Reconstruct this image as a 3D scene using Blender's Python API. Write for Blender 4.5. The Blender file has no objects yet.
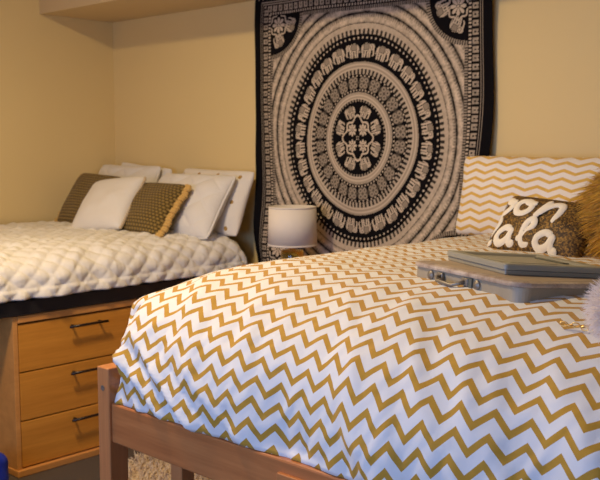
import bpy, bmesh, math, random
import numpy as np
from mathutils import Matrix, Vector
random.seed(4); rng = np.random.default_rng(7)
scn = bpy.context.scene
col = scn.collection
PI = math.pi
XL, YB, ZC, ZS = -4.70, 3.33, 2.75, 2.143     # left wall, back wall, ceiling, soffit underside
XR, YF = 1.3, -0.95

# ------------------------------------------------------------------ tagging helpers
def tag(o, label=None, cat=None, group=None, kind=None):
    if label: o['label'] = label
    if cat: o['category'] = cat
    if group: o['group'] = group
    if kind: o['kind'] = kind
    return o
def empty(name, loc=(0,0,0), rot=None, label=None, cat=None, group=None):
    o = bpy.data.objects.new(name, None); col.objects.link(o)
    o.empty_display_size = .05
    if rot is not None: o.matrix_world = Matrix.Translation(loc) @ rot
    else: o.location = loc
    return tag(o, label, cat, group)
def link(name, me, mat, parent=None, smooth=True):
    o = bpy.data.objects.new(name, me); col.objects.link(o)
    if mat is not None: me.materials.append(mat)
    if parent is not None: o.parent = parent
    me.polygons.foreach_set('use_smooth', [smooth]*len(me.polygons))
    return o
def from_bm(name, bm, mat, parent=None, smooth=False):
    bmesh.ops.recalc_face_normals(bm, faces=bm.faces[:])
    me = bpy.data.meshes.new(name); bm.to_mesh(me); bm.free()
    return link(name, me, mat, parent, smooth)
def add_box(bm, a, b, bev=0.0):
    x0,y0,z0 = a; x1,y1,z1 = b
    r = bmesh.ops.create_cube(bm, size=1, matrix=Matrix.Translation(((x0+x1)/2,(y0+y1)/2,(z0+z1)/2)) @ Matrix.Diagonal((x1-x0,y1-y0,z1-z0,1)))
    if bev > 0:
        es = list({e for v in r['verts'] for e in v.link_edges})
        bmesh.ops.bevel(bm, geom=es, offset=bev, segments=2, affect='EDGES', profile=.5)
def add_tube(bm, pts, r, n=10, cap=True):
    pts = [Vector(p) for p in pts]; rings = []
    rr = r if isinstance(r, (list,tuple)) else [r]*len(pts)
    ref = None
    for i,p in enumerate(pts):
        d = (pts[min(i+1,len(pts)-1)] - pts[max(i-1,0)]).normalized()
        if ref is None:
            ref = d.orthogonal().normalized()
        ref = (ref - d*ref.dot(d)).normalized(); s = d.cross(ref)
        rings.append([bm.verts.new(p + (ref*math.cos(2*PI*k/n) + s*math.sin(2*PI*k/n))*rr[i]) for k in range(n)])
    for a,b in zip(rings, rings[1:]):
        for k in range(n): bm.faces.new((a[k], a[(k+1)%n], b[(k+1)%n], b[k]))
    if cap:
        bm.faces.new(rings[0][::-1]); bm.faces.new(rings[-1])
def add_lathe(bm, prof, n=40, c=(0,0,0)):
    rings = []
    for r,z in prof:
        rings.append([bm.verts.new((c[0]+max(r,1e-4)*math.cos(2*PI*k/n), c[1]+max(r,1e-4)*math.sin(2*PI*k/n), c[2]+z)) for k in range(n)])
    for a,b in zip(rings, rings[1:]):
        for k in range(n): bm.faces.new((a[k], a[(k+1)%n], b[(k+1)%n], b[k]))
def box(name, a, b, mat, parent=None, bev=.002):
    bm = bmesh.new(); add_box(bm, a, b, bev); return from_bm(name, bm, mat, parent)
def grid_faces(ny, nx, off=0, flip=False):
    j,i = np.meshgrid(np.arange(ny-1), np.arange(nx-1), indexing='ij')
    a = (j*nx+i).ravel()+off
    f = np.stack([a, a+1, a+nx+1, a+nx], 1)
    return f[:, ::-1] if flip else f
def np_mesh(name, V, F, UV=None, COL=None):
    me = bpy.data.meshes.new(name)
    V = np.asarray(V, dtype=np.float32); F = np.asarray(F, dtype=np.int32)
    me.vertices.add(len(V)); me.vertices.foreach_set('co', V.ravel())
    me.loops.add(F.size); me.loops.foreach_set('vertex_index', F.ravel())
    me.polygons.add(len(F)); me.polygons.foreach_set('loop_start', np.arange(len(F), dtype=np.int32)*F.shape[1])
    me.update(calc_edges=True)
    if UV is not None:
        l = me.uv_layers.new(name='UVMap'); l.data.foreach_set('uv', np.asarray(UV, dtype=np.float32)[F.ravel()].ravel())
    if COL is not None:
        c = me.color_attributes.new('weave', 'FLOAT_COLOR', 'POINT'); c.data.foreach_set('color', np.asarray(COL, dtype=np.float32).ravel())
    me.validate()
    return me
def vnoise(x, y, seed=0):
    xi = np.floor(x).astype(np.int64); yi = np.floor(y).astype(np.int64); fx = x-xi; fy = y-yi
    fx = fx*fx*(3-2*fx); fy = fy*fy*(3-2*fy)
    def h(a,b):
        n = (a*374761393 + b*668265263 + seed*1442695041) & 0x7fffffff
        n = ((n ^ (n >> 13)) * 1274126177) & 0x7fffffff
        return ((n ^ (n >> 16)) & 0xffff)/65535.0*2-1
    return (h(xi,yi)*(1-fx)+h(xi+1,yi)*fx)*(1-fy) + (h(xi,yi+1)*(1-fx)+h(xi+1,yi+1)*fx)*fy
def normals(P):
    du = np.gradient(P, axis=1); dv = np.gradient(P, axis=0)
    n = np.cross(du, dv); return n/np.maximum(np.linalg.norm(n, axis=2, keepdims=True), 1e-9)
def sstep(a,b,x):
    t = np.clip((x-a)/(b-a),0,1); return t*t*(3-2*t)

# ------------------------------------------------------------------ materials
class NT:
    def __init__(s, name):
        s.m = bpy.data.materials.new(name); s.m.use_nodes = True
        s.n = s.m.node_tree.nodes; s.l = s.m.node_tree.links
        s.b = s.n['Principled BSDF']
    def new(s, t, **kw):
        n = s.n.new(t)
        for k,v in kw.items():
            if k in ('operation','blend_type','data_type','wave_type','bands_direction','attribute_name','feature','distance','attribute_type','use_clamp'): setattr(n,k,v)
        return n
    def math(s, op, a, b=None, c=None, clamp=False):
        n = s.n.new('ShaderNodeMath'); n.operation = op; n.use_clamp = clamp
        for i,v in enumerate((a,b,c)):
            if v is None: continue
            if isinstance(v,(int,float)): n.inputs[i].default_value = v
            else: s.l.new(v, n.inputs[i])
        return n.outputs[0]
    def mix(s, fac, a, b):
        n = s.n.new('ShaderNodeMix'); n.data_type = 'RGBA'
        for k,v in (('Factor',fac),('A',a),('B',b)):
            sk = [q for q in n.inputs if q.name==k and (q.type=='RGBA' or k=='Factor')][0]
            if isinstance(v,(int,float)): sk.default_value = v
            elif isinstance(v,tuple): sk.default_value = (*v,1)
            else: s.l.new(v, sk)
        return [q for q in n.outputs if q.type=='RGBA'][0]
    def noise(s, scale, detail=3, vec=None, rough=.5):
        n = s.n.new('ShaderNodeTexNoise'); n.inputs['Scale'].default_value = scale; n.inputs['Detail'].default_value = detail
        n.inputs['Roughness'].default_value = rough
        if vec is not None: s.l.new(vec, n.inputs['Vector'])
        return n.outputs['Fac']
    def coord(s, which='Object', scale=(1,1,1), rot=(0,0,0)):
        t = s.n.new('ShaderNodeTexCoord'); m = s.n.new('ShaderNodeMapping')
        m.inputs['Scale'].default_value = scale; m.inputs['Rotation'].default_value = rot
        s.l.new(t.outputs[which], m.inputs['Vector']); return m.outputs[0]
    def bump(s, h, strength=.3, dist=.01):
        n = s.n.new('ShaderNodeBump'); n.inputs['Strength'].default_value = strength; n.inputs['Distance'].default_value = dist
        s.l.new(h, n.inputs['Height']); s.l.new(n.outputs[0], s.b.inputs['Normal']); return n
    def base(s, c, rough=.8, metal=0, sheen=0, spec=None):
        if isinstance(c, tuple): s.b.inputs['Base Color'].default_value = (*c,1)
        else: s.l.new(c, s.b.inputs['Base Color'])
        s.b.inputs['Roughness'].default_value = rough; s.b.inputs['Metallic'].default_value = metal
        if sheen: s.b.inputs['Sheen Weight'].default_value = sheen
        if spec is not None: s.b.inputs['Specular IOR Level'].default_value = spec
        return s
def plain(name, c, rough=.6, metal=0, var=.08, ns=30, bump=0.0, sheen=0, spec=None):
    t = NT(name); v = t.coord()
    n = t.noise(ns, 4, v)
    t.base(t.mix(n, tuple(x*(1-var) for x in c), tuple(min(1,x*(1+var)) for x in c)), rough, metal, sheen, spec)
    if bump: t.bump(n, bump, .004)
    return t.m
def paint(name, c):
    t = NT(name); v = t.coord()
    n = t.noise(220, 2, v); n2 = t.noise(2.0, 2, v)
    t.base(t.mix(n2, tuple(x*.97 for x in c), tuple(x*1.03 for x in c)), .62, spec=.3)
    t.bump(n, .12, .002)
    return t.m
def wood(name, c1, c2, axis='y', rough=.38, scale=1.0, knots=False):
    t = NT(name)
    st = {'x':(.8,14,14),'y':(14,.8,14),'z':(14,14,.8)}[axis]
    v = t.coord('Object', tuple(q*scale for q in st))
    n1 = t.noise(1.6, 5, v, .6); 
    v2 = t.coord('Object', tuple(q*scale*5 for q in st)); n2 = t.noise(2.2, 3, v2)
    f = t.math('ADD', t.math('MULTIPLY', n1, 1.4), t.math('MULTIPLY', n2, .5))
    f = t.math('SUBTRACT', f, .42, clamp=True)
    c = t.mix(f, c1, c2)
    if knots:
        vv = t.coord('Object', (3.2,6,9)); w = t.n.new('ShaderNodeTexVoronoi'); w.inputs['Scale'].default_value = 1.0; t.l.new(vv, w.inputs['Vector'])
        k = t.math('LESS_THAN', w.outputs['Distance'], .10)
        c = t.mix(t.math('MULTIPLY', k, .65), c, tuple(x*.3 for x in c1))
    t.base(c, rough, spec=.45); t.bump(n2, .08, .002)
    return t.m
def chevron(name, P, S, A, T, gold, white, rough=.75, fuzz=.0):
    t = NT(name); tc = t.n.new('ShaderNodeTexCoord'); sp = t.n.new('ShaderNodeSeparateXYZ'); t.l.new(tc.outputs['UV'], sp.inputs[0])
    u,v = sp.outputs[0], sp.outputs[1]
    tri = t.math('PINGPONG', u, P/2); tri = t.math('MULTIPLY', tri, 2*A/P)
    ph = t.math('DIVIDE', t.math('ADD', v, tri), S); fr = t.math('FRACT', ph)
    m = t.math('LESS_THAN', fr, T/S)
    n = t.noise(60, 3, tc.outputs['UV'])
    g = t.mix(n, tuple(x*.85 for x in gold), tuple(x*1.15 for x in gold))
    t.base(t.mix(m, white, g), rough, sheen=.15, spec=.25)
    n3 = t.noise(900, 2, tc.outputs['UV']); n4 = t.noise(22, 3, tc.outputs['UV'])
    t.bump(t.math('ADD', t.math('MULTIPLY', n3, .15), n4), .22, .012)
    return t.m
M = {}
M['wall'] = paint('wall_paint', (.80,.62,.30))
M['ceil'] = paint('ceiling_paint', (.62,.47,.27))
M['frame_white'] = plain('window_white', (.8,.8,.78), .4)
t = NT('carpet'); v = t.coord(); n = t.noise(260, 3, v); n2 = t.noise(6, 3, v)
t.base(t.mix(n, (.045,.033,.028), (.13,.095,.075)), .95); t.bump(n, .8, .01); M['carpet'] = t.m
M['chest'] = wood('honey_wood_veneer', (.47,.175,.022), (.74,.325,.05), 'y', .33)
M['chest_edge'] = wood('honey_wood_edge', (.52,.225,.06), (.72,.34,.10), 'y', .35)
M['bedwood_x'] = wood('beech_wood_rail', (.33,.10,.030), (.60,.235,.075), 'x', .3, knots=True)
M['bedwood_z'] = wood('beech_wood_post', (.42,.145,.048), (.66,.28,.10), 'z', .3)
M['bedwood_y'] = wood('beech_wood_side', (.42,.145,.048), (.66,.28,.10), 'y', .3)
M['black'] = plain('black_steel', (.010,.011,.016), .45, 0, .1, 40)
M['pull'] = plain('black_pull_metal', (.02,.014,.014), .3, .4)
M['duvet'] = chevron('gold_chevron_cotton', .068, .0475, .0335, .0180, (.49,.265,.028), (.76,.75,.74))
M['sham'] = chevron('gold_chevron_pillowcase', .098, .0325, .016, .0125, (.72,.45,.10), (.86,.80,.74))
t = NT('quilted_white_cotton'); v = t.coord('UV'); n = t.noise(500,2,v); n2 = t.noise(60,3,v)
t.base((.80,.77,.73), .85, sheen=.2, spec=.2); t.bump(t.math('ADD', t.math('MULTIPLY',n,.2), n2), .3, .006); M['quilt'] = t.m
def cloth(name, c, sc=500):
    t = NT(name); v = t.coord('UV'); n = t.noise(sc,2,v); n2 = t.noise(14,3,v)
    t.base(c, .85, sheen=.2, spec=.2); t.bump(t.math('ADD', t.math('MULTIPLY',n,.12), n2), .35, .015); return t.m
M['white_cotton'] = cloth('white_cotton', (.82,.78,.72))
M['trim_cream'] = cloth('cream_trim', (.66,.52,.33))
M['mattress'] = cloth('mattress_ticking', (.7,.7,.72))
# white cotton printed with metallic gold dots
t = NT('gold_dot_cotton'); tc = t.n.new('ShaderNodeTexCoord'); sp = t.n.new('ShaderNodeSeparateXYZ'); t.l.new(tc.outputs['UV'], sp.inputs[0])
a = t.math('DIVIDE', sp.outputs[0], .15); row = t.math('FLOOR', t.math('DIVIDE', sp.outputs[1], .07))
a = t.math('ADD', a, t.math('MULTIPLY', t.math('MODULO', row, 2), .5))
fx = t.math('MULTIPLY', t.math('SUBTRACT', t.math('FRACT', a), .5), .15); fy = t.math('MULTIPLY', t.math('SUBTRACT', t.math('FRACT', t.math('DIVIDE', sp.outputs[1], .07)), .5), .07)
d = t.math('SQRT', t.math('ADD', t.math('MULTIPLY', fx, fx), t.math('MULTIPLY', fy, fy)))
t.base(t.mix(t.math('LESS_THAN', d, .011), (.80,.75,.68), (.42,.24,.05)), .8); t.bump(t.noise(16,3,tc.outputs['UV']), .4, .02); M['dots'] = t.m
# olive basket knit
def knit(name, c1, c2, sx, sy):
    t = NT(name); tc = t.n.new('ShaderNodeTexCoord'); sp = t.n.new('ShaderNodeSeparateXYZ'); t.l.new(tc.outputs['UV'], sp.inputs[0])
    row = t.math('FLOOR', t.math('DIVIDE', sp.outputs[1], sy))
    a = t.math('ADD', t.math('DIVIDE', sp.outputs[0], sx), t.math('MULTIPLY', t.math('MODULO', row, 2), .5))
    hx = t.math('ABSOLUTE', t.math('SINE', t.math('MULTIPLY', a, PI))); hy = t.math('ABSOLUTE', t.math('SINE', t.math('MULTIPLY', t.math('DIVIDE', sp.outputs[1], sy), PI)))
    h = t.math('POWER', t.math('MULTIPLY', hx, hy), .6)
    t.base(t.mix(h, c1, c2), .95, sheen=.1, spec=.1); t.bump(h, 1, .006); return t.m
M['knit'] = knit('olive_knit', (.030,.018,.004), (.34,.225,.065), .021, .017)
M['ochre_yarn'] = plain('ochre_yarn', (.66,.42,.13), .95, 0, .25, 120, .5)
M['cream_yarn'] = plain('cream_yarn', (.72,.60,.36), .95, 0, .2, 120, .5)
# bronze sequins
t = NT('bronze_sequins'); v = t.coord('UV'); w = t.n.new('ShaderNodeTexVoronoi'); w.inputs['Scale'].default_value = 240; t.l.new(v, w.inputs['Vector'])
sx = t.n.new('ShaderNodeSeparateXYZ'); t.l.new(w.outputs['Color'], sx.inputs[0])
f = t.math('POWER', sx.outputs[0], 2.2)
t.base(t.mix(f, (.035,.014,.002), (.36,.19,.03)), .6, .1); t.bump(sx.outputs[1], .8, .004); M['sequin'] = t.m
M['letter'] = plain('cream_embroidery', (.84,.76,.62), .9, 0, .06, 200, .4)
M['fur_gold'] = plain('golden_faux_fur', (.64,.335,.022), .7, 0, .6, 60, 0, .3)
M['fur_white'] = plain('white_faux_fur', (.95,.88,.85), .8, 0, .1, 60, 0, .3)
_m = M['fur_white']; _n = _m.node_tree.nodes; _l = _m.node_tree.links
_tl = _n.new('ShaderNodeBsdfTranslucent'); _tl.inputs[0].default_value = (.95,.88,.85,1); _mx = _n.new('ShaderNodeMixShader'); _mx.inputs[0].default_value = .5
_l.new(_n['Principled BSDF'].outputs[0], _mx.inputs[1]); _l.new(_tl.outputs[0], _mx.inputs[2]); _l.new(_mx.outputs[0], _n['Material Output'].inputs['Surface'])
M['rug'] = plain('cream_shag_wool', (.66,.52,.36), .95, 0, .15, 60)
t = NT('cream_lamp_shade'); v = t.coord(); t.base((.80,.73,.66), .9, spec=.15); t.bump(t.noise(600,2,v), .15, .002)
t.b.inputs['Transmission Weight'].default_value = 0; M['shade'] = t.m
t = NT('amber_glass'); t.base((.80,.56,.09), .05); t.b.inputs['Transmission Weight'].default_value = .85; t.b.inputs['IOR'].default_value = 1.45; M['amber'] = t.m
M['brass'] = plain('brass', (.75,.48,.16), .3, 1)
t = NT('window_glass'); t.base((1,1,1), .02); 
tr = t.n.new('ShaderNodeBsdfTransparent'); mx = t.n.new('ShaderNodeMixShader'); mx.inputs[0].default_value = .08
t.l.new(tr.outputs[0], mx.inputs[1]); t.l.new(t.b.outputs[0], mx.inputs[2]); t.l.new(mx.outputs[0], t.n['Material Output'].inputs['Surface']); M['glass'] = t.m
t = NT('aged_case_vellum'); v = t.coord('Object', (1,1,.3)); n = t.noise(22,5,v,.6); n2 = t.noise(60,3,v)
t.base(t.mix(n, (.25,.205,.14), (.42,.36,.26)), .5, spec=.4); t.bump(n2, .15, .003); M['case'] = t.m
t = NT('weathered_case_rim'); v = t.coord('Object', (1,1,1)); n = t.noise(16,6,v,.75)
t.base(t.mix(t.math('SUBTRACT', t.math('MULTIPLY', n, 2.6), .8, clamp=True), (.22,.14,.10), (.62,.52,.42)), .35, spec=.5); M['rim'] = t.m
M['case_top'] = plain('case_top_paper', (.42,.33,.25), .5, 0, .3, 14)
M['steel'] = plain('worn_steel', (.24,.21,.17), .45, .5, .2)
M['tray'] = plain('sage_grey_plastic', (.30,.285,.225), .42, 0, .04, 20, 0, 0, .5)
M['tray_dark'] = plain('dark_grey_inset', (.11,.115,.09), .5)
M['blue'] = plain('blue_nylon', (.01,.035,.42), .45, 0, .3, 20, .3)
M['pink'] = plain('pale_pink_tissue', (.75,.5,.45), .8)
def emis(name, c, s):
    t = NT(name); e = t.n.new('ShaderNodeEmission'); e.inputs[0].default_value = (*c,1); e.inputs[1].default_value = s
    t.l.new(e.outputs[0], t.n['Material Output'].inputs['Surface']); return t.m
M['diffuser'] = emis('lit_diffuser', (1,.70,.40), 6)

# ------------------------------------------------------------------ the setting
def struct(name, boxes, mat):
    bm = bmesh.new()
    for a,b in boxes: add_box(bm, a, b)
    return tag(from_bm(name, bm, mat), kind='structure')
struct('floor', [((XL-.1,YF-.1,-.1),(XR+.1,YB+.1,0))], M['carpet'])
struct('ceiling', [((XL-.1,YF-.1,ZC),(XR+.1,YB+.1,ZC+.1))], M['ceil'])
struct('wall_left', [((XL-.1,YF,0),(XL,YB,ZC))], M['wall'])
struct('wall_back', [((XL-.1,YB,0),(XR+.1,YB+.1,ZC))], M['wall'])
struct('wall_right', [((XR,YF,0),(XR+.1,YB,ZC))], M['wall'])
WX0,WX1,WZ0,WZ1 = -2.5,-.3,.75,1.85
struct('wall_front', [((XL-.1,YF-.1,0),(WX0,YF,ZC)),((WX1,YF-.1,0),(XR+.1,YF,ZC)),((WX0,YF-.1,0),(WX1,YF,WZ0)),((WX0,YF-.1,WZ1),(WX1,YF,ZC))], M['wall'])
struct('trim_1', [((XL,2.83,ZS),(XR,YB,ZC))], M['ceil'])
win = empty('window_1', (0,YF-.05,0)); tag(win, kind='structure')
bm = bmesh.new()
for a,b in (((WX0,-.03,WZ0),(WX0+.05,.03,WZ1)),((WX1-.05,-.03,WZ0),(WX1,.03,WZ1)),((WX0,-.03,WZ0),(WX1,.03,WZ0+.05)),((WX0,-.03,WZ1-.05),(WX1,.03,WZ1)),(((WX0+WX1)/2-.025,-.03,WZ0),((WX0+WX1)/2+.025,.03,WZ1))): add_box(bm,a,b,.003)
tag(from_bm('window_frame', bm, M['frame_white'], win), kind='structure')
tag(box('window_pane', (WX0+.03,-.004,WZ0+.03), (WX1-.03,.004,WZ1-.03), M['glass'], win, 0), kind='structure')

# ------------------------------------------------------------------ tapestry
def el(x, y):
    m = ((x+.08)/.33)**2 + ((y-.62)/.25)**2 < 1
    m |= ((x-.27)/.17)**2 + ((y-.66)/.19)**2 < 1
    def cap(ax,ay,bx,by,r):
        px,py = x-ax,y-ay; dx,dy = bx-ax,by-ay
        h = np.clip((px*dx+py*dy)/(dx*dx+dy*dy),0,1); return (px-dx*h)**2+(py-dy*h)**2 < r*r
    m |= cap(.38,.62,.44,.22,.055); m |= cap(.44,.22,.38,.14,.04); m |= cap(-.40,.66,-.46,.30,.028)
    for lx in (-.33,-.17,.03,.17): m |= cap(lx,.5,lx,.04,.055)
    v = m.astype(float)
    inn = (np.abs(x+.10)<.19)&(np.abs(y-.64)<.20)
    v = np.where(m & inn, .62, v)
    edge = ((np.abs(x+.10)<.19)&(np.abs(y-.64)<.20)) & ~((np.abs(x+.10)<.155)&(np.abs(y-.64)<.165))
    v = np.where(m & edge, .15, v)
    v = np.where(m & (((x-.22)/.10)**2+((y-.64)/.13)**2<1) & ~(((x-.22)/.07)**2+((y-.64)/.10)**2<1), .2, v)
    return v
def flower(x, y, R):
    r = np.hypot(x,y); a = np.arctan2(y,x)
    v = ((r < R*(.55+.45*np.abs(np.cos(4*a)))) & (r>R*.22)&(np.abs(np.cos(4*a))>.35)).astype(float)
    return np.maximum(v, (r<R*.14).astype(float))
def pattern(X, Z):
    """light/dark of the print; X, Z in metres from the mandala's centre"""
    q = .450
    x = X/q; z = Z/(q*1.085); r = np.hypot(x,z); a = np.arctan2(x, z)
    g = vnoise(X*160, Z*160, 3)*.5+vnoise(X*70,Z*70,5)*.5
    # outer field of soft concentric waves
    w = (r-1.08)/.105
    saw = w-np.floor(w)
    L = .60 + .20*np.sin(saw*PI) - .58*np.exp(-(np.minimum(saw,1-saw)/.13)**2) + .24*g
    tick = (np.abs(np.sin(a*130))>.6)&(saw>.60)&(saw<.86); L = np.where(tick, L-.22, L)
    def ring(lo,hi,val,L): return np.where((r>=lo)&(r<hi), val, L)
    L = ring(1.035,1.085,.74+.1*g,L)
    sp = .5+.5*np.sign(np.sin(a*118)); L = ring(.985,1.035,.12+.62*sp,L)
    L = ring(.72,.985,.02,L)
    dots = (((a*110/(2*PI))%1-.5)*2*PI/110*r)**2+(r-.95)**2 < .010**2; L = np.where(dots,.85,L)
    L = ring(.655,.725,.68+.14*np.sin((r-.655)*180),L)
    sp = .5+.5*np.sign(np.sin(a*84)); L = ring(.605,.655,.06+.62*sp,L)
    L = ring(.44,.605,.02,L)
    n = 24; aa = ((a*n/(2*PI))%1-.5)*2*PI/n; tx = aa*.525; ty = r-.525
    disc = (tx**2+ty**2 < .066**2)|False
    L = np.where(disc, .22, L)
    for dx in (-1,1):
        for dy in (-1,1):
            dd = np.hypot(tx-dx*.027, ty-dy*.027); L = np.where(dd<.026, .52, L); L = np.where(dd<.009,.12,L)
    for rr,nn,dr in ((.455,72,.009),(.592,72,.009)):
        dots = (((a*nn/(2*PI))%1-.5)*2*PI/nn*r)**2+(r-rr)**2 < dr**2; L = np.where(dots,.8,L)
    L = ring(.365,.43,.70+.14*np.sin((r-.365)*200),L)
    sp = .5+.5*np.sign(np.sin(a*60)); L = ring(.345,.368,.5*sp,L)
    L = ring(0,.345,.02,L)
    # elephants walking round
    def els(n, rb, hgt, ph, L):
        aa = ((a*n/(2*PI)+ph)%1-.5)*2*PI/n
        k = np.floor(a*n/(2*PI)+ph).astype(int)
        ex = aa*(rb+hgt*.5)/hgt*.86; ey = (r-rb)/hgt
        ex = np.where(k%2==0, ex, -ex) if n==8 else np.where(a>0, ex, -ex)
        v = el(ex,ey); return np.where((v>0)&(np.abs(ex)<.55)&(ey>-.05)&(ey<1.05), v*.82, L)
    L = els(28,.765,.155,0,L); L = els(8,.205,.130,0,L)
    # four flowers in a scalloped outline
    rr = np.hypot(x,z); am = np.arctan2(z,x); out = .185*(1+.10*np.cos(8*am)+.06*np.cos(4*am))
    L = np.where(np.abs(rr-out)<.010, .85, L)
    for dx in (-1,1):
        for dz in (-1,1):
            f = flower(x-dx*.075, z-dz*.075, .062); L = np.where(f>0,.85,L)
    L = np.where((np.abs((np.abs(x)-.012))<.006)&(np.abs((np.abs(z)-.012))<.006), .85, L)
    # square frame
    hw, hh = .580, .612
    cx = hw-np.abs(X); cz = hh-np.abs(Z)
    # corner quarter medallions
    cr = np.hypot(cx,cz); ca = np.arctan2(cz,cx)
    inside = (cx>0)&(cz>0)
    L = np.where(inside&(cr<.215), .55-.4*(np.sin(ca*110)>0), L)
    L = np.where(inside&(cr<.195), .02, L)
    f = flower(cx-.050, cz-.050, .040); L = np.where(inside&(f>0),.8,L)
    fo = np.hypot(cx-.05,cz-.05); fa = np.arctan2(cz-.05,cx-.05)
    L = np.where(inside&(np.abs(fo-.052*(1+.08*np.cos(8*fa)))<.004),.75,L)
    for k in range(2):
        aa = ca-(k*.5+.25)*PI/2*1.0; ex = aa*.14/.075; ey = (cr-.105)/.075
        v = el(ex if k else -ex, ey); L = np.where(inside&(v>0)&(np.abs(aa)<.42)&(cr<.19), v*.75, L)
    # border: ticks, dots, blocks of small elephants, double line, plain black edge
    d = np.maximum(-cx,-cz); al = np.where(-cx>-cz, Z, X)
    ins = np.minimum(cx,cz)
    L = np.where((ins>0)&(ins<.016)&(cr>.215), .55-.42*(np.sin(al*2*PI/.012)>0), L)
    L = np.where(d>=0, .02, L)
    t_ = (al/.016)%1-.5
    L = np.where((d>=.004)&(d<.016)&(np.abs(t_)<.27), .75, L)
    b_ = (al/.036)%1-.5
    L = np.where((d>=.022)&(d<.050)&(np.abs(b_)<.36), .58+.2*g, L)
    L = np.where((d>=.030)&(d<.041)&(np.abs(b_)<.10), .1, L)
    L = np.where((d>=.047)&(d<.052)&(np.abs(b_)<.06), .02, L)
    for lo in (.058,.069): L = np.where((d>=lo)&(d<lo+.0045), .60, L)
    # tasselled print on the black top and bottom hems
    hem = (-cz>.085)&(-cz<.16)
    s = (X/.030)%1-.5; zz = (-cz-.085)/.075
    L = np.where(hem&(np.abs(s-.22*np.sin(zz*9))<.10*(1.1-zz)), .62, L)
    return np.clip(L,0,1)
TCX, TCZ = -2.712, 1.428
W2, H2a, H2b = .700, .80, .80
nx, nz = 520, 580
gx = np.linspace(-W2, W2, nx); gz = np.linspace(-H2b, H2a-.012, nz)
GX, GZ = np.meshgrid(gx, gz)
SX = GX + .016*vnoise(GZ*2.2+3, GX*1.5, 11) + .010*np.sin(GZ*2.4+.6)*sstep(0,.7,GX); SZ = GZ + .010*vnoise(GX*2.5, GZ*2+9, 12)
L = pattern(GX, GZ)
px_ = TCX + SX - sstep(.25,-.8,GZ)*.055*sstep(.1,.7,GX) ; pz_ = TCZ + SZ
dep = .030 + .008*np.sin((GX*1.0+GZ*.55)*13+1.2*vnoise(GX*2,GZ*2,2)) + .012*vnoise(GX*3.2+GZ*1.8, GZ*1.5, 21) + .004*vnoise(GX*9,GZ*5,4)
dep += .022*sstep(.2,-.7,GZ)*vnoise(GX*6+GZ*4, GZ*1.2, 33)
V = np.stack([px_, YB-np.clip(dep,.012,.06), pz_], 2).reshape(-1,3)
C = np.ones((nx*nz,4)); lo = np.array([.004,.004,.006]); hi = np.array([.80,.65,.49])
Lf = L.reshape(-1,1); C[:,:3] = lo + (hi-lo)*Lf**1.35
UV = np.stack([GX,GZ],2).reshape(-1,2)
me = np_mesh('wall_tapestry', V, grid_faces(nz,nx), UV, C)
t = NT('printed_tapestry_cotton'); at = t.n.new('ShaderNodeAttribute'); at.attribute_name = 'weave'
v = t.coord('UV'); t.base(at.outputs['Color'], .95, spec=.03); t.bump(t.noise(500,2,v), .15, .003)
tap = link('wall_tapestry', me, t.m)
so = tap.modifiers.new('cloth_thickness','SOLIDIFY'); so.thickness = .0015; so.offset = 1
tag(tap, 'black and cream mandala tapestry with rings of elephants hanging on back wall', 'tapestry')

# ------------------------------------------------------------------ left bed
lb = empty('bed', (-4.03,2.2,0), label='bed with black steel frame against the left wall, drawers beneath it', cat='bed', group=None)
def rel(o, root):   # parent keeping world coordinates
    o.parent = root; o.matrix_parent_inverse = root.matrix_world.inverted(); return o
bpy.context.view_layer.update()
BX0, BX1, BY0, BY1 = -4.68, -3.405, 1.10, 3.24
bm = bmesh.new(); 
add_box(bm,(BX0,BY0,.692),(BX1,BY1,.706)); add_box(bm,(BX1-.02,BY0,.692),(BX1+.012,BY1,.752),.003); add_box(bm,(BX0,BY0,.692),(BX0+.03,BY1,.752),.003); add_box(bm,(BX0,BY0,.692),(BX1,BY0+.03,.752),.003); add_box(bm,(BX0,BY1-.03,.692),(BX1,BY1,.752),.003)
o = from_bm('frame', bm, M['black']); rel(o, lb)
for x in (BX0+.03,BX1-.03):
    for y in (BY0+.04,BY1-.03):
        o = box('leg', (x-.02,y-.02,0),(x+.02,y+.02,.70), M['black']); rel(o, lb)
m_ = box('mattress', (BX0+.02,BY0+.04,.707),(BX1-.06,BY1-.06,.915), M['mattress'], None, .03)
tag(m_, 'mattress under the white quilt on the black framed bed', 'mattress')

# quilt: scalloped stitching puffed out of a draped sheet
def quilt_profile(step=.0065):
    pts = [(BX0+.012,.948)]
    e = BX1+.020; Rr = .115
    pts += [(x, .948+.010*math.sin((x-BX0)/1.3*PI)) for x in np.linspace(BX0+.03, e-.26, 60)]
    for th in np.linspace(0, PI/2, 40)[1:]:
        pts.append((e-.26+.26*math.sin(th)**.9, .948-.135*(1-math.cos(th)**.8)))
    for z in np.linspace(.81, .756, 10): pts.append((e+.004*math.sin((z-.75)*60), z))
    P = np.array(pts); d = np.r_[0, np.cumsum(np.hypot(*np.diff(P,axis=0).T))]
    s = np.arange(0, d[-1], step)
    return s, np.interp(s,d,P[:,0]), np.interp(s,d,P[:,1])
s, qx, qz = quilt_profile()
y_top0, y_top1 = BY0-.02, BY1-.05
tt = np.arange(-.22, (y_top1-y_top0)+.20, .0065)
def endfall(t, Lg):     # along the length: falls at both ends
    y = np.clip(t, 0, Lg); z = np.zeros_like(t)
    R = .07
    for sgn, a in ((-1, -t), (1, t-Lg)):
        a2 = a + R
        m = a2 > 0
        th = np.clip(a2/(R*PI/2),0,1)*PI/2
        dz = np.where(m, -R*(1-np.cos(th)) - np.maximum(a2-R*PI/2,0), 0)
        dy = np.where(m, R*np.sin(th)-R, 0)
        y = np.where(m, (0 if sgn<0 else Lg)+sgn*dy, y); z = np.where(m, dz, z)
    return y, z
yy, zz = endfall(tt, y_top1-y_top0)
Sg, Tg = np.meshgrid(s, tt)
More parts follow.
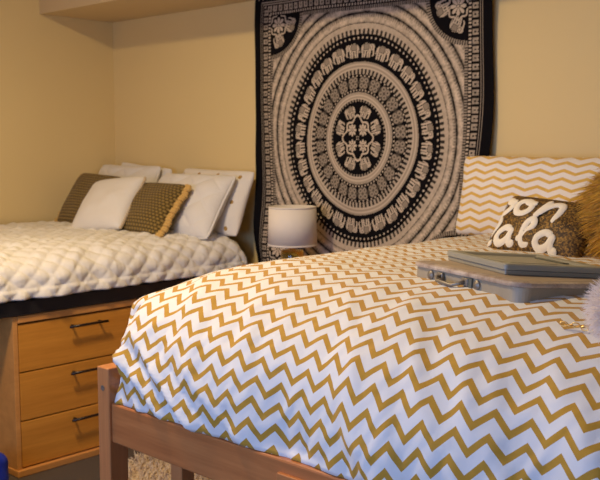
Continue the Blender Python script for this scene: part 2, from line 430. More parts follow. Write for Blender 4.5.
P = np.zeros(Sg.shape+(3,))
P[...,0] = qx[None,:]; P[...,1] = (y_top0+yy)[:,None]
P[...,2] = np.maximum(qz[None,:] + zz[:,None], .757)
# pull in the lower corners where both folds meet
N = normals(P); N[np.isnan(N)] = 0; flipn = np.sign(N[len(tt)//2, 20, 2]); N *= flipn
wq = .12*vnoise(Sg*7,Tg*7,41); c1 = (Sg/.165 + Tg/.195)*2+wq; c2 = (Sg/.165 - Tg/.195)*2-wq
puff = (np.abs(np.sin(PI*c1/1.0))*np.abs(np.sin(PI*c2/1.0)))**.45
hang = sstep(qx[-1]-.25, qx[-1]-.02, qx)[None,:]
disp = .0125*puff + .007*vnoise(Sg*9,Tg*9,1) + .0055*vnoise(Sg*24,Tg*24,2) + .0012*vnoise(Sg*90,Tg*90,62) + hang*(.010*vnoise(Sg*5+Tg*7,Tg*6,8)) + .016*hang*sstep(.9,.1,Tg)*vnoise(Sg*6+Tg*4+5,Tg*3,9)
disp = disp + .0012*hang*vnoise(Tg*130,Sg*9,77)
P += N*disp[...,None]
low = (P[...,2] < .80)
P[...,0] = np.where(low & (Sg>1), P[...,0]+.006, P[...,0])
P[...,0] = np.maximum(P[...,0], BX0+.004-.01); P[...,1] = np.minimum(P[...,1], YB-.02)
me = np_mesh('quilt', P.reshape(-1,3), grid_faces(len(tt), len(s), flip=flipn<0), np.stack([Sg,Tg],2).reshape(-1,2))
q = link('quilt', me, M['quilt']); so = q.modifiers.new('t','SOLIDIFY'); so.thickness = .004; so.offset = -1
tag(q, 'white quilted bedspread draped over the left bed', 'quilt')

# ------------------------------------------------------------------ chest of drawers
CY0, CY1, CZ = 1.882, 2.66, .688
ch = empty('chest_of_drawers', (-3.66,2.27,0), label='honey-coloured wooden three-drawer chest under the left bed', cat='chest of drawers')
bpy.context.view_layer.update()
bm = bmesh.new(); cxf, cxb = -3.405, -3.93
add_box(bm,(cxb,CY0,.03),(cxf,CY0+.022,CZ),.002); add_box(bm,(cxb,CY1-.022,.03),(cxf,CY1,CZ),.002)
add_box(bm,(cxb,CY0+.022,.03),(cxb+.012,CY1-.022,CZ)); add_box(bm,(cxb,CY0+.022,CZ-.022),(cxf-.022,CY1-.022,CZ)); add_box(bm,(cxb,CY0+.022,.03),(cxf-.022,CY1-.022,.045))
add_box(bm,(cxf-.022,CY0+.022,CZ-.030),(cxf+.004,CY1-.022,CZ),.003)
rel(from_bm('carcass', bm, M['chest_edge']), ch)
bm = bmesh.new(); add_box(bm,(cxb,CY0-.004,0),(cxf+.014,CY1+.004,.030),.004); rel(from_bm('plinth', bm, M['chest_edge']), ch)
for za,zb in ((.448,.650),(.238,.442),(.036,.232)):
    d = box('drawer', (cxf-.45,CY0+.026,za),(cxf-.002,CY1-.026,zb), M['chest'], None, .002)
    bm = bmesh.new(); zh = zb-.037; yc = 2.235
    add_tube(bm, [(cxf+.030,yc-.098,zh),(cxf+.030,yc+.098,zh)], .0058, 12)
    for yy_ in (yc-.070, yc+.070): add_tube(bm, [(cxf-.003,yy_,zh),(cxf+.030,yy_,zh)], .005, 10)
    h = from_bm('handle', bm, M['pull'], None, True); tag(h, 'black metal bar handle')
    rel(d, ch); bpy.context.view_layer.update(); h.parent = d; h.matrix_parent_inverse = d.matrix_world.inverted()

# ------------------------------------------------------------------ right bed
rb = empty('bed', (-1.28,2.3,0), label='wooden bed with low foot rail and square posts, chevron duvet on it', cat='bed')
bpy.context.view_layer.update()
RX0, RX1, RY0, RY1 = -1.994, -.55, 1.340, 3.30
for (x0,x1) in ((RX0,RX0+.051),(RX1-.051,RX1)):
    for (y0,y1,zt) in ((RY0,RY0+.058,.820),(RY1-.058,RY1,.86)):
        bm = bmesh.new(); add_box(bm,(x0,y0,0),(x1,y1,zt),.003)
        p = from_bm('post', bm, M['bedwood_z']); rel(p, rb)
        if y0 == RY0:
            bm = bmesh.new(); add_lathe(bm, [(0,0),(.0055,0),(.0075,.0012),(.0075,0)], 16)
            bo = from_bm('bolt', bm, M['steel'], None, True); bo.matrix_world = Matrix.Translation(((x0+x1)/2,y0-.0008,.765)) @ Matrix.Rotation(PI/2,4,'X')
            bpy.context.view_layer.update(); mw = bo.matrix_world.copy(); bo.parent = p; bo.matrix_parent_inverse = p.matrix_world.inverted()
fr = box('foot_rail', (RX0+.051,RY0+.006,.622),(RX1-.051,RY0+.032,.728), M['bedwood_x'], None, .005); rel(fr, rb)
bl = box('rail_panel', (-1.325,RY0-.004,.615),(-.95,RY0+.007,.700), M['bedwood_x'], None, .002); rel(bl, rb)
for x0 in (RX0+.006, RX1-.03):
    rel(box('side_rail', (x0,RY0+.058,.60),(x0+.024,RY1-.058,.69), M['bedwood_y'], None, .003), rb)
rel(box('head_rail', (RX0+.051,RY1-.03,.60),(RX1-.051,RY1-.006,.80), M['bedwood_x'], None, .003), rb)
rel(box('slat_deck', (RX0+.03,RY0+.033,.625),(RX1-.03,RY1-.06,.645), M['bedwood_y'], None, .002), rb)
rel(box('support_leg', (-1.893,1.50,0),(-1.846,1.545,.625), M['bedwood_z'], None, .003), rb)
m2 = box('mattress', (RX0+.07,RY0+.12,.646),(RX1-.07,RY1-.08,.87), M['mattress'], None, .05)
tag(m2, 'mattress under the gold and white chevron duvet', 'mattress')

# duvet: product of two rounded profiles, arc-length UVs, folds at the foot
DX0, DX1, DY0, DY1, DZ0, DH = -2.085, -.475, 1.348, 3.300, .730, .342
def prof(R, n, H, flat, k=600):
    th = np.linspace(0, PI/2, k)
    a = R*(1-np.cos(th)**(2/n)); z = np.sin(th)**(2/n)
    a = np.r_[a, np.linspace(R, R+flat, 200)[1:]]; z = np.r_[z, np.ones(199)]
    d = np.r_[0, np.cumsum(np.hypot(np.diff(a), np.diff(z)*H))]
    return d, a, z
dx_, ax_, zx_ = prof(.46, 3.4, DH, (DX1-DX0)/2-.46)
dy_, ay_, zy_ = prof(.54, 2.95, DH, (DY1-DY0)-.54)
step = .0085
sh = np.arange(0, dx_[-1], step); Lx = dx_[-1]*2
sX = np.r_[sh, Lx-sh[::-1]]
def fx_(s):
    m = s > Lx/2; ss = np.where(m, Lx-s, s); a = np.interp(ss, dx_, ax_); z = np.interp(ss, dx_, zx_)
    return np.where(m, DX1-a, DX0+a), z
X1, Zx1 = fx_(sX)
sY = np.arange(0, dy_[-1], step); Y1 = DY0+np.interp(sY,dy_,ay_); Zy1 = np.interp(sY,dy_,zy_)
S_, T_ = np.meshgrid(sX, sY)
def duvet_z(x, y):
    a = min(x-DX0, DX1-x); zx = np.interp(a, ax_, zx_); zy = np.interp(y-DY0, ay_, zy_)
    return DZ0+DH*zx*zy
P = np.zeros(S_.shape+(3,)); P[...,0] = X1; P[...,1] = Y1[:,None]; P[...,2] = DZ0 + DH*Zx1[None,:]*Zy1[:,None]
# tuck round the post
tuck = sstep(-1.925,-1.965,P[...,0])*sstep(1.50,1.40,P[...,1]); P[...,1] += .050*tuck
tuck = sstep(-.62,-.58,P[...,0])*sstep(1.50,1.40,P[...,1]); P[...,1] += .050*tuck
N = normals(P); N *= np.sign(N[len(sY)//2, len(sX)//2, 2])
foot = sstep(.62,.12,T_); 
fold = vnoise(S_*11+T_*5, T_*1.6+2, 5)*.5 + vnoise(S_*19+T_*13, T_*3, 6)*.3
ridge = (1-np.abs(vnoise(S_*7+T_*6, T_*1.4+7, 15)))**3-.35
crease = 0
for k,(x0,am) in enumerate(((-1.60,.020),(-1.665,-.012),(-1.73,.016),(-1.80,-.010),(-1.52,-.010),(-1.44,.010))):
    dl = P[...,0]-(x0-1.5*T_); crease = crease + .75*am*np.exp(-(dl/.018)**2)*sstep(.26,.10,T_)
fine = foot*.0042*(vnoise(S_*34+T_*12,T_*4,51)+.5*vnoise(S_*60-T_*30,T_*9,52))
disp = fine + .006*np.exp(-((P[...,0]+1.10)/.30)**2-((P[...,1]-1.78)/.22)**2) + crease + foot*(.020*fold+.020*ridge) + .010*vnoise(S_*3,T_*3,7) + .0035*vnoise(S_*14,T_*9,9)+ .003*(1-np.abs(vnoise(S_*9-T_*4,T_*7,19)))**4
disp = disp*sstep(0,.04,T_+.02)
P += N*disp[...,None]
P[...,2] = np.maximum(P[...,2], .7295)
P[...,0] = np.maximum(P[...,0], -1.992-.10*sstep(1.40,1.62,P[...,1]))
P[...,1] = np.minimum(P[...,1], YB-.035)
Uv = np.stack([S_+.012*vnoise(S_*2,T_*2,31), T_+.012*vnoise(S_*2.5,T_*2,32)],2).reshape(-1,2)
me = np_mesh('duvet', P.reshape(-1,3), grid_faces(len(sY), len(sX)), Uv)
dv = link('duvet', me, M['duvet']); so = dv.modifiers.new('t','SOLIDIFY'); so.thickness = .006; so.offset = -1
tag(dv, 'puffy duvet printed with gold and white chevrons covering the wooden bed', 'duvet')
print('duvet z', duvet_z(-1.2,1.85), duvet_z(-1.6,3.0))

# ------------------------------------------------------------------ pillows
def pillow(name, w, h, t, mat, parent=None, n=110, pinch=.06, pw=.42, flange=0, quilt=0, seed=0, soft=.006, sag=0):
    """local frame: x width, z height (0 at the lower edge), front towards -y"""
    u = np.sin(np.linspace(-1,1,n)*PI/2); v = u.copy(); U,Vv = np.meshgrid(u,v)
    def shape(side):
        rr = 1-.05*(U*Vv)**6; x = w/2*U*(1-pinch*(1-Vv**2))*rr; z = h/2*Vv*(1-pinch*(1-U**2))*rr
        th = t/2*np.clip((1-U**2)*(1-Vv**2),0,1)**pw
        th = th*(1+.25*(-Vv)*.5*sag) + soft*vnoise(U*2.3+seed,Vv*2.3,seed)*np.clip((1-U**2)*(1-Vv**2),0,1)**.5
        if quilt:
            a = x/.17; b = z/.15
            th = th + 1.7*quilt*((np.abs(np.sin(PI*(a+b)))*np.abs(np.sin(PI*(a-b))))**.35)*np.clip((1-U**2)*(1-Vv**2)*4,0,1)
        z = z - sag*.02*(1-U**2)*(Vv>0)*Vv
        return np.stack([x, side*th, z+h/2], 2)
    F_ = shape(-1); B_ = shape(1)
    nn = n*n; V = np.concatenate([F_.reshape(-1,3), B_.reshape(-1,3)])
    F = np.concatenate([grid_faces(n,n), grid_faces(n,n,nn,True)])
    UV = np.stack([V[:,0]+w/2+seed*.013, V[:,2]],1)
    me = np_mesh(name, V, F, UV)
    o = link(name, me, mat, parent)
    bm = bmesh.new(); bm.from_mesh(me); bmesh.ops.remove_doubles(bm, verts=bm.verts[:], dist=.0002); bm.to_mesh(me); bm.free()
    if flange:
        b = []
        for k in range(n): b.append((U[0,k],Vv[0,k]))
        for k in range(1,n): b.append((U[k,-1],Vv[k,-1]))
        for k in range(n-2,-1,-1): b.append((U[-1,k],Vv[-1,k]))
        for k in range(n-2,0,-1): b.append((U[k,0],Vv[k,0]))
        vs = []
        for i,(uu,vv) in enumerate(b):
            x = w/2*uu*(1-pinch*(1-vv**2)); z = h/2*vv*(1-pinch*(1-uu**2))+h/2
            ox = x+flange*uu*(1 if abs(uu)>.999 else .9); oz = z+flange*vv*(1 if abs(vv)>.999 else .9)
            wob = .006*math.sin(i*.7+seed)+.004*math.sin(i*1.9)
            vs += [(x*.985,0,(z-h/2)*.985+h/2),(ox,wob,oz)]
        m = len(b); F = [(2*i,2*i+1,2*((i+1)%m)+1,2*((i+1)%m)) for i in range(m)]
        me = np_mesh(name+'_flange', vs, F, [(a[0]+w/2,a[2]) for a in vs])
        fo = link('flange', me, mat, o); so = fo.modifiers.new('t','SOLIDIFY'); so.thickness = .004; so.offset = 0
    return o
def front_pt(u, v, w, h, t, pinch=.06, pw=.42, off=0):
    rr = 1-.05*(u*v)**6; x = w/2*u*(1-pinch*(1-v*v))*rr; z = h/2*v*(1-pinch*(1-u*u))*rr+h/2
    th = t/2*max((1-u*u)*(1-v*v),0)**pw
    return Vector((x, -th-off, z))
def edge_pt(side, k, w, h, pinch=.06):      # point on the seam; k in -1..1
    u,v = {'R':(1,k),'L':(-1,k),'T':(k,1),'B':(k,-1)}[side]
    rr = 1-.05*(u*v)**6; return Vector((w/2*u*(1-pinch*(1-v*v))*rr, 0, h/2*v*(1-pinch*(1-u*u))*rr+h/2))
def pose(o, x, y, z, yaw=0, lean=0, roll=0):
    o.matrix_world = Matrix.Translation((x,y,z)) @ Matrix.Rotation(math.radians(yaw),4,'Z') @ Matrix.Rotation(math.radians(-lean),4,'X') @ Matrix.Rotation(math.radians(roll),4,'Y')
    return o
def piping(parent, w, h, mat, r=.004, pinch=.06):
    pts = [edge_pt('B',k,w,h,pinch) for k in np.linspace(-1,1,30)] + [edge_pt('R',k,w,h,pinch) for k in np.linspace(-1,1,30)[1:]] + [edge_pt('T',k,w,h,pinch) for k in np.linspace(1,-1,30)[1:]] + [edge_pt('L',k,w,h,pinch) for k in np.linspace(1,-1,30)[1:]]
    bm = bmesh.new(); add_tube(bm, pts, r, 8); return from_bm('piping', bm, mat, parent, True)
def ball(bm, c, r, sq=(1,1,1)):
    bmesh.ops.create_icosphere(bm, subdivisions=2, radius=r, matrix=Matrix.Translation(c) @ Matrix.Diagonal((*sq,1)))

PGB = 'pillows heaped at the head of the left bed'
QZ = .958
# back row
p = pillow('quilted_pillow', .58,.36,.15, M['quilt'], quilt=.007, seed=1, pinch=.05); piping(p,.58,.36,M['quilt'],.006,.05)
pose(p, -4.395, 3.09, QZ-.012, 0, 22); tag(p, 'white quilted pillow at the back left of the left bed, behind the olive cushion', 'pillow', PGB)
p = pillow('pillow', .50,.33,.08, M['white_cotton'], seed=5, pinch=.05)
pose(p, -4.33, 3.235, QZ+.0, 0, 6, 4); tag(p, 'plain white pillow against the back wall, only its top corner showing', 'pillow', PGB)
p = pillow('quilted_pillow', .56,.385,.15, M['quilt'], quilt=.007, seed=2, pinch=.05); piping(p,.56,.385,M['quilt'],.006,.05)
pose(p, -3.69, 2.94, QZ-.030, 4, 35, 0); tag(p, 'white quilted pillow with piped edge leaning on the gold-dotted pillow', 'pillow', PGB)
p = pillow('dotted_pillow', .56,.365,.13, M['dots'], seed=3, pinch=.05, soft=.014)
pose(p, -3.655, 3.12, QZ-.025, 2, 22, 1); tag(p, 'white pillow printed with gold dots, rightmost on the left bed', 'pillow', PGB)
# front row cushions
def knit_cushion(label, fn, trim_mat, sides, pom):
    w,h,t = .38,.34,.14
    p = pillow('knit_cushion', w,h,t, M['knit'], seed=4, pinch=.04, n=60)
    bm = bmesh.new()
    for sd in sides:
        for k in np.linspace(-.97,.97,22):
            c = edge_pt(sd,k,w,h,.04)
            j = Vector((random.uniform(-.002,.002),random.uniform(-.005,.005),random.uniform(-.002,.002)))
            outd = {'R':Vector((1,0,0)),'L':Vector((-1,0,0)),'T':Vector((0,0,1)),'B':Vector((0,0,-1))}[sd]
            for q in range(3): ball(bm, c+j+outd*(.004+.009*q), pom*(1-.12*q), (1,1.3,.85))
    tr = from_bm('tassel_trim', bm, trim_mat, p, True)
    tag(p, label, 'cushion', PGB); return p
p = knit_cushion('olive knit cushion at the far left, half behind the plain white cushion', None, M['ochre_yarn'], ('L',), .007); pose(p, -4.37, 2.82, QZ-.012, 4, 33, 3)
# yarn tassel at its lower corner
p = knit_cushion('olive knit cushion with thick ochre tassel trim, right of the white cushion', None, M['ochre_yarn'], ('R',), .013); pose(p, -3.77, 2.77, QZ-.022, 2, 40, 0)
w,h,t_ = .37,.355,.15
p = pillow('cushion', w,h,t_, M['white_cotton'], seed=7, pinch=.05)
bm = bmesh.new()
for k in np.linspace(-.98,.98,26):
    for sd in ('R',): ball(bm, edge_pt(sd,k,w,h,.05)+Vector((.003,0,0)), .0075, (1.2,1.2,.7))
from_bm('beaded_trim', bm, M['trim_cream'], p, True)
pose(p, -3.985, 2.68, QZ-.004, 6, 42, -8); tag(p, 'plain white cushion with beaded edge between the two olive knit cushions', 'cushion', PGB)

# right bed: sham
PGR = 'pillows at the head of the chevron bed'
p = pillow('chevron_pillow', .82,.335,.16, M['sham'], seed=0, pinch=.055, n=80, soft=.012)
pose(p, -1.675, 3.14, duvet_z(-1.7,3.05)-.040, 0, 12, 0); tag(p, 'large gold and white chevron pillow leaning on the back wall', 'pillow', PGR)
# sequined cushion with lettering
w,h,tk = .335,.215,.10
sq = pillow('sequined_cushion', w,h,tk, M['sequin'], seed=0, pinch=.05, n=60)
OOH = (-1.355, 2.455, duvet_z(-1.46,2.6)-.016, -4, 36, 4)
pose(sq, *OOH); tag(sq, 'small bronze sequined cushion with cream script lettering', 'cushion', PGR)
def catmull(pts, n=9):
    P_ = [pts[0]]+list(pts)+[pts[-1]]; out = []
    for i in range(1,len(P_)-2):
        p0,p1,p2,p3 = [np.array(q,float) for q in P_[i-1:i+3]]
        for k in range(n):
            t = k/n; out.append(.5*((2*p1)+(-p0+p2)*t+(2*p0-5*p1+4*p2-p3)*t*t+(-p0+3*p1-3*p2+p3)*t**3))
    out.append(np.array(P_[-2],float)); return out
def stroke(bm, pts, wid, lift):
    pts = catmull(pts); L_ = len(pts)
    d = [0]
    for a,b in zip(pts,pts[1:]): d.append(d[-1]+float(np.hypot(*(b-a))))
    rows = []
    for i,q in enumerate(pts):
        tn = pts[min(i+1,L_-1)]-pts[max(i-1,0)]; tn = tn/max(np.hypot(*tn),1e-6); nr = np.array([-tn[1],tn[0]])
        e = min(d[i], d[-1]-d[i]); ww = wid*math.sqrt(max(0.05, 1-(1-min(e/wid,1))**2))
        row = []
        for c in (-1,-.75,0,.75,1):
            xy = q+nr*ww*c
            u = max(-.985,min(.97, xy[0]/(w/2))); v = max(-.97,min(.97, xy[1]/(h/2)))
            row.append(bm.verts.new(front_pt(u,v,w,h,tk,.05,.42, lift*(1-abs(c)**4)+.0008)))
        rows.append(row)
    for a,b in zip(rows,rows[1:]):
        for k in range(4): bm.faces.new((a[k],a[k+1],b[k+1],b[k]))
def letter_strokes(ch, x, y, s):
    G = {'o': [[(.45,.95),(.15,.8),(.05,.45),(.2,.08),(.5,.05),(.75,.35),(.7,.75),(.45,.92),(.55,.75),(.95,.78)]],
         'a': [[(.72,.78),(.4,.9),(.1,.6),(.08,.25),(.3,.03),(.6,.25),(.75,.75)],[(.76,.88),(.70,.4),(.80,.06),(1.02,.14)]],
         'l': [[(-.05,.2),(.3,.7),(.50,1.2),(.36,1.48),(.16,1.2),(.12,.5),(.25,.06),(.55,.12)]],
         'h': [[(.05,-.1),(.22,.45),(.42,1.12)],[(.14,.1),(.42,.62),(.72,.90),(.98,.82),(1.02,.4),(.97,.0),(.94,-.3)]]}
    return [[(x+a*s*1.35, y+b*s) for a,b in st] for st in G[ch]]
bm = bmesh.new()
s_ = .061
for chh,x,y in (('o',-.190,.022),('o',-.108,.020),('h',-.020,.018)):
    for st in letter_strokes(chh,x,y,s_): stroke(bm, st, .0118, .004)
for chh,x,y in (('l',-.190,-.088),('a',-.138,-.088),('l',-.044,-.086),('a',.016,-.090)):
    for st in letter_strokes(chh,x,y,s_): stroke(bm, st, .0118, .004)
le = from_bm('lettering', bm, M['letter'], sq, True); tag(le, 'cream script reading ooh la la')

# ------------------------------------------------------------------ fur
def hairs(name, roots, dirs, length, width, mat, parent, droop, jitter, seg=4, curl=.0):
    """thin tapered ribbons, one mesh"""
    V=[];F=[]
    for (p,d) in zip(roots,dirs):
        d = (d+Vector((random.gauss(0,jitter),random.gauss(0,jitter),random.gauss(0,jitter)))).normalized()
        l = length*random.uniform(.6,1.15); side = d.cross(Vector((random.gauss(0,1),random.gauss(0,1),random.gauss(0,1)))).normalized()
        c = Vector(p); base = len(V); dd = d.copy()
        for k in range(seg+1):
            ww = width*(1-(k/seg)**1.5)+.0002
            V.append(tuple(c-side*ww)); V.append(tuple(c+side*ww))
            dd = (dd+droop*(1/seg)+side*random.gauss(0,curl)).normalized(); c = c+dd*(l/seg)
        for k in range(seg): F.append((base+2*k,base+2*k+1,base+2*k+3,base+2*k+2))
    return link(name, np_mesh(name, V, F), mat, parent)
w,h,tk = .46,.36,.18
fp = pillow('fur_cushion', w,h,tk, M['fur_gold'], seed=3, pinch=.04, n=50)
_cl = {}
def CL(p):
    k = (round((p.x+.01*math.sin(p.z*60))/.028), round(p.z/.040))
    if k not in _cl: _cl[k] = Vector((random.gauss(0,.38), random.gauss(0,.15), random.gauss(0,.15)))
    c = Vector(((k[0])*.028, p.y, (k[1])*.040)); return _cl[k] + (c-p)*12*.6
R_=[];D_=[]
for i in range(11000):
    u = random.uniform(-1,1); v = random.uniform(-1,1)
    p0 = front_pt(u,v,w,h,tk,.04); 
    n_ = Vector((u*.75, -1*max(.12,((1-u*u)*(1-v*v))**.3), v*.5)); R_.append(p0); D_.append(n_.normalized()*.75+Vector((0,0,-.75))+CL(p0))
for i in range(2600):
    sd = random.choice('LRTTL'); k = random.uniform(-1,1); p0 = edge_pt(sd,k,w,h,.04)
    od = {'R':Vector((1,0,0)),'L':Vector((-1,0,0)),'T':Vector((0,0,1))}[sd]; R_.append(p0+Vector((0,random.uniform(-.02,.03),0))); D_.append(od+Vector((0,-.3,-.5)))
hf = hairs('fur', R_, D_, .068, .0014, M['fur_gold'], fp, Vector((0,-.05,-.75)), .16, 4, .05)
tag(hf, kind='stuff')
pose(fp, -1.100, 2.50, duvet_z(-1.0,2.5)+.004, -14, 32, 24); tag(fp, 'shaggy golden-brown faux fur cushion, rightmost at the head of the bed', 'cushion', PGR)

# white fluffy pom-pom with gold chain at the right edge
pc = Vector((-.672,1.575,duvet_z(-.66,1.58)+.072))
pm = empty('fluffy_pompom', pc-Vector((0,0,.06)), label='white fluffy pom-pom with gold chain on the duvet near the suitcase', cat='pom-pom')
bm = bmesh.new(); bmesh.ops.create_uvsphere(bm, u_segments=24, v_segments=16, radius=.045, matrix=Matrix.Translation((0,0,.06)))
from_bm('core', bm, M['fur_white'], pm, True)
R_=[];D_=[]
for i in range(7000):
    d = Vector((random.gauss(0,1),random.gauss(0,1),random.gauss(0,1))).normalized()
    if d.z < -.72: continue
    R_.append(Vector((0,0,.06))+d*.042); D_.append(d)
hf = hairs('fluff', R_, D_, .036, .0008, M['fur_white'], pm, Vector((0,0,-.25)), .25, 3, .10); tag(hf, kind='stuff')
bm = bmesh.new()
for i in range(7):
    c = Vector((-.060-.011*i, .012+.003*math.sin(i*2), -.010))
    c.z = duvet_z(pc.x+c.x, pc.y+c.y) - (pc.z-.06) + .012
    add_tube(bm, [c+Vector((.008*math.cos(a), .0045*math.sin(a)*(1 if i%2 else .4), .004*math.sin(a)*(0 if i%2 else 1))) for a in np.linspace(0,2*PI,13)], .0012, 6, False)
tag(from_bm('chain', bm, M['brass'], pm, True), 'gold chain')

# ------------------------------------------------------------------ suitcase
def rrect(w, d, r, n=7):
    pts = []
    for cx,cy,a0 in ((w-r,r,-PI/2),(w-r,d-r,0),(r,d-r,PI/2),(r,r,PI)):
        for k in range(n+1):
            a = a0+PI/2*k/n; pts.append((cx+r*math.cos(a), cy+r*math.sin(a)))
    return pts
def slab(bm, w, d, r, prof, off=(0,0)):      # prof: list of (inset, z)
    rings = []
    for ins,z in prof:
        pts = rrect(w-2*ins, d-2*ins, max(r-ins,.002)); rings.append([bm.verts.new((off[0]+x+ins, off[1]+y+ins, z)) for x,y in pts])
    n = len(rings[0])
    for a,b in zip(rings,rings[1:]):
        for k in range(n): bm.faces.new((a[k],a[(k+1)%n],b[(k+1)%n],b[k]))
    bm.faces.new(rings[0][::-1]); bm.faces.new(rings[-1])
SB = Vector((-1.335,1.822,0)); ang = math.radians(-20.5); SZ_ = 1.071; TILT = Matrix.Rotation(ang,4,'Z') @ Matrix.Rotation(math.radians(-4.3),4,'X')
sc_ = empty('suitcase', (SB.x,SB.y,SZ_), TILT, 'thin vintage grey-beige suitcase with worn rim lying on the chevron duvet', 'suitcase')
SW, SD = .415, .36
bm = bmesh.new(); slab(bm, SW, SD, .035, [(.014,-.012),(.004,-.004),(.004,.030),(.006,.030)]); o = from_bm('body', bm, M['case'], sc_, False)
bm = bmesh.new(); slab(bm, SW, SD, .037, [(.003,.0305),(-.002,.0315),(-.003,.036),(-.001,.041),(.006,.0435),(.010,.0440)]); lid = from_bm('lid', bm, M['rim'], sc_, False)
bm = bmesh.new(); slab(bm, SW, SD, .035, [(.013,.0442),(.014,.0448)]); from_bm('lid_panel', bm, M['case_top'], lid, False)
bm = bmesh.new(); add_tube(bm, [(.132,-.0,.020),(.136,-.016,.018),(.15,-.024,.012),(.205,-.024,.008),(.222,-.016,.014),(.228,.0,.020)], .0045, 10)
for x in (.130,.228): add_box(bm,(x-.012,-.004,.010),(x+.012,.004,.028),.002)
tag(from_bm('handle', bm, M['steel'], sc_, True), 'bent metal handle')
for x in (.088,.268):
    bm = bmesh.new(); add_lathe(bm, [(0,.004),(.005,.004),(.0065,.002),(.010,.002),(.011,0),(.011,-.004)], 20)
    o = from_bm('latch', bm, M['steel'], sc_, True); o.location = (x,0.001,.017); o.rotation_euler = (PI/2,0,0)
bm = bmesh.new(); add_box(bm,(.238,-.0015,-.008),(.252,.006,.029),.001); tag(from_bm('strap', bm, M['tray_dark'], sc_), 'dark leather strap')

# grey tray-like case on top
TB = (-1.303,1.932); TZ = SZ_+.0452-.0090
tr_ = empty('game_case', (TB[0],TB[1],TZ), TILT @ Matrix.Rotation(math.radians(-11.5),4,'Z'), 'flat grey plastic case with recessed top lying on the suitcase', 'case')
TW, TD = .318, .27
bm = bmesh.new(); slab(bm, TW, TD, .008, [(.006,0),(.004,.002),(.004,.0105),(.006,.0108)]); from_bm('base', bm, M['tray'], tr_)
bm = bmesh.new()
# frame: outer slab with a recess
def frame(bm, w, d, r, z0, z1, rim, zr, off=0):
    pr = [(0+off,z0),(off,z1-.003),(off+.003,z1),(rim-.003,z1),(rim,z1-.002),(rim+.004,zr)]
    slab(bm, w, d, r, pr)
frame(bm, TW, TD, .010, .0120,.0255,.030,.0195)
lidt = from_bm('lid', bm, M['tray'], tr_)
bm = bmesh.new(); add_box(bm,(.06,TD-.052,.0197),(TW-.12,TD-.036,.0222),.001); tag(from_bm('slot', bm, M['tray_dark'], lidt),'dark slot')
bm = bmesh.new(); add_box(bm,(TW-.058,.09,.0197),(TW-.040,.20,.0222),.001); tag(from_bm('slot', bm, M['tray_dark'], lidt),'dark slot')
bm = bmesh.new(); slab(bm, .15,.13,.012,[(0,.0197),(.002,.0215),(.004,.0215)],(.08,.06)); from_bm('panel', bm, M['tray'], lidt)

# ------------------------------------------------------------------ nightstand and lamp
NX0,NX1,NY0,NY1,NZ = -3.225,-2.74,3.00,3.26,.812
ns = empty('nightstand', (-3.0,3.1,0), label='small wooden nightstand between the beds under the lamp', cat='nightstand')
bm = bmesh.new(); add_box(bm,(NX0-.012,NY0-.012,NZ-.022),(NX1+.012,NY1,NZ),.003); o = from_bm('top', bm, M['chest_edge']); bpy.context.view_layer.update(); rel(o, ns)
bm = bmesh.new(); add_box(bm,(NX0,NY0,.10),(NX1,NY1,.776),.002); rel(from_bm('cabinet', bm, M['chest_edge']), ns)
dd_ = box('drawer', (NX0+.02,NY0-.014,.52),(NX1-.02,NY0-.001,.76), M['chest'], None, .002); rel(dd_, ns)
for x in (NX0,NX1-.04):
    for y in (NY0,NY1-.04): rel(box('leg', (x,y,0),(x+.04,y+.04,.0995), M['bedwood_z'], None, .002), ns)
lx, ly = -2.960, 3.10
lp = empty('table_lamp', (lx,ly,NZ), label='table lamp with white drum shade and amber glass base', cat='lamp')
bm = bmesh.new(); add_lathe(bm, [(0,.001),(.050,.001),(.056,.006),(.056,.080),(.050,.090),(.020,.095),(.0,.095)], 40); from_bm('base', bm, M['amber'], lp, True)
bm = bmesh.new(); add_lathe(bm, [(0,.0955),(.018,.0955),(.018,.104),(.006,.106),(.006,.20),(0,.20)], 20); from_bm('stem', bm, M['brass'], lp, True)
bm = bmesh.new(); R1,R2 = .118,.113; z1,z2 = .112,.298
add_lathe(bm, [(R1-.003,z1),(R1,z1),(R2,z2),(R2-.003,z2),(R1-.003,z1)], 64)
sd_ = from_bm('lamp_shade', bm, M['shade'], lp, True)
for r_, zq in ((R1+.0008,z1),(R2+.0008,z2-.008)):
    bm = bmesh.new(); add_lathe(bm, [(r_-.001,zq),(r_,zq),(r_,zq+.008),(r_-.001,zq+.008),(r_-.001,zq)], 64); from_bm('shade_rim', bm, M['shade'], sd_, True)
bm = bmesh.new()
for a in (0,2*PI/3,4*PI/3): add_tube(bm, [(0,0,.195),(math.cos(a)*(R1-.006),math.sin(a)*(R1-.006),.195)], .0015, 6)
from_bm('spider', bm, M['brass'], lp, True)

# ------------------------------------------------------------------ shag rug
bm = bmesh.new(); bmesh.ops.create_circle(bm, cap_ends=True, segments=40, radius=1)
for v in bm.verts: v.co = Vector((-2.75+.49*v.co.x*(1+.05*math.sin(v.co.x*9)), 2.55+.49*v.co.y, .006))
r = bmesh.ops.extrude_face_region(bm, geom=bm.faces[:])
for v in [g for g in r['geom'] if isinstance(g,bmesh.types.BMVert)]: v.co.z = .018
rg = from_bm('shag_rug', bm, M['rug']); tag(rg, 'cream shaggy rug on the dark carpet beside the wooden bed', 'rug')
R_=[];D_=[]
for i in range(9000):
    a = random.uniform(0,2*PI); q = math.sqrt(random.random()); R_.append(Vector((-2.75+.49*q*math.cos(a),2.55+.49*q*math.sin(a),.016))); D_.append(Vector((0,0,1)))
hf = hairs('pile', R_, D_, .045, .0032, M['rug'], rg, Vector((0,0,-.7)), .55, 3, .1); tag(hf, kind='stuff')

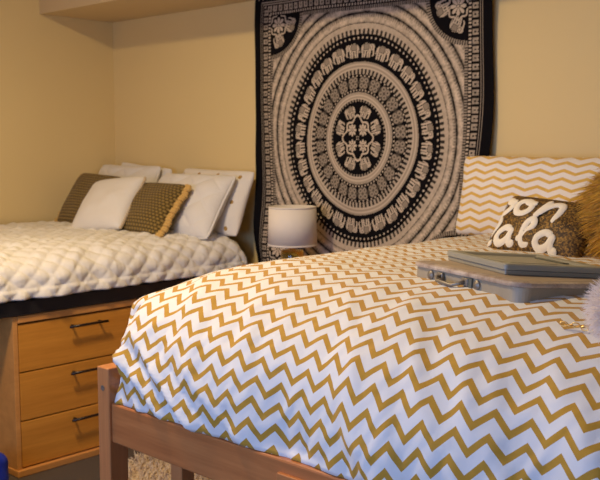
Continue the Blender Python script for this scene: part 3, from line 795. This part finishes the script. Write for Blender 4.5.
# ------------------------------------------------------------------ blue bag at the left edge
bg = empty('bag', (-3.28,1.60,0), label='blue bag on the floor beside the drawers, at the left edge', cat='bag')
bm = bmesh.new(); bmesh.ops.create_uvsphere(bm, u_segments=32, v_segments=20, radius=1)
for v in bm.verts:
    c = v.co.copy(); f = lambda q,p: math.copysign(abs(q)**p, q)
    v.co = Vector((f(c.x,.6)*.075, f(c.y,.6)*.16, .105+f(c.z,.7)*.10)); v.co += Vector((.006*math.sin(v.co.z*60+v.co.y*30),0,.004*math.sin(v.co.y*50)))
    v.co.z = max(v.co.z,.004)
from_bm('body', bm, M['blue'], bg, True)
bm = bmesh.new(); add_tube(bm, [(.03,-.06,.19),(.035,-.05,.23),(.03,0,.245),(.03,.05,.23),(.03,.06,.19)], .006, 8); from_bm('handle', bm, M['blue'], bg, True)

# ------------------------------------------------------------------ ceiling light
cl = empty('ceiling_light', (-2.55,1.2,ZC), label='round ceiling light above the camera side of the room', cat='ceiling light')
bm = bmesh.new(); add_lathe(bm, [(0,0),(.20,0),(.20,-.03),(.185,-.035),(0,-.035)], 48); from_bm('base', bm, M['frame_white'], cl, True)
bm = bmesh.new(); add_lathe(bm, [(.18,-.036),(.16,-.06),(.10,-.075),(0,-.08)], 48); from_bm('diffuser', bm, M['diffuser'], cl, True)
def area(name, loc, rot, sx, sy, power, c, shape='RECTANGLE'):
    l = bpy.data.lights.new(name,'AREA'); l.shape = shape; l.size = sx; l.size_y = sy; l.energy = power; l.color = c
    o = bpy.data.objects.new(name, l); col.objects.link(o); o.location = loc; o.rotation_euler = rot; return o
area('ceiling_lamp', (-2.55,1.2,ZC-.09), (0,0,0), .32, .32, 57, (1,.75,.42), 'DISK')
area('daylight', ((WX0+WX1)/2, YF-.16, (WZ0+WZ1)/2), (math.radians(90),0,0), WX1-WX0, WZ1-WZ0, 70, (.28,.49,1.0))
w = bpy.data.worlds.new('sky'); scn.world = w; w.use_nodes = True
w.node_tree.nodes['Background'].inputs[0].default_value = (.45,.62,1,1); w.node_tree.nodes['Background'].inputs[1].default_value = .5

# ------------------------------------------------------------------ camera
cam = bpy.data.cameras.new('camera'); co = bpy.data.objects.new('camera', cam); col.objects.link(co)
cam.sensor_width = 36; cam.lens = 905/600*36; cam.clip_start = .05
co.location = (0,0,1.4); co.rotation_euler = (math.radians(90-6.0), 0, math.radians(43.2))
cam.dof.use_dof = True; cam.dof.focus_distance = 1.95; cam.dof.aperture_fstop = 10
scn.camera = co
scn.view_settings.view_transform = 'Standard'; scn.view_settings.look = 'None'; scn.view_settings.gamma = 1
scn.view_settings.exposure = -0.06; scn.view_settings.use_curve_mapping = False
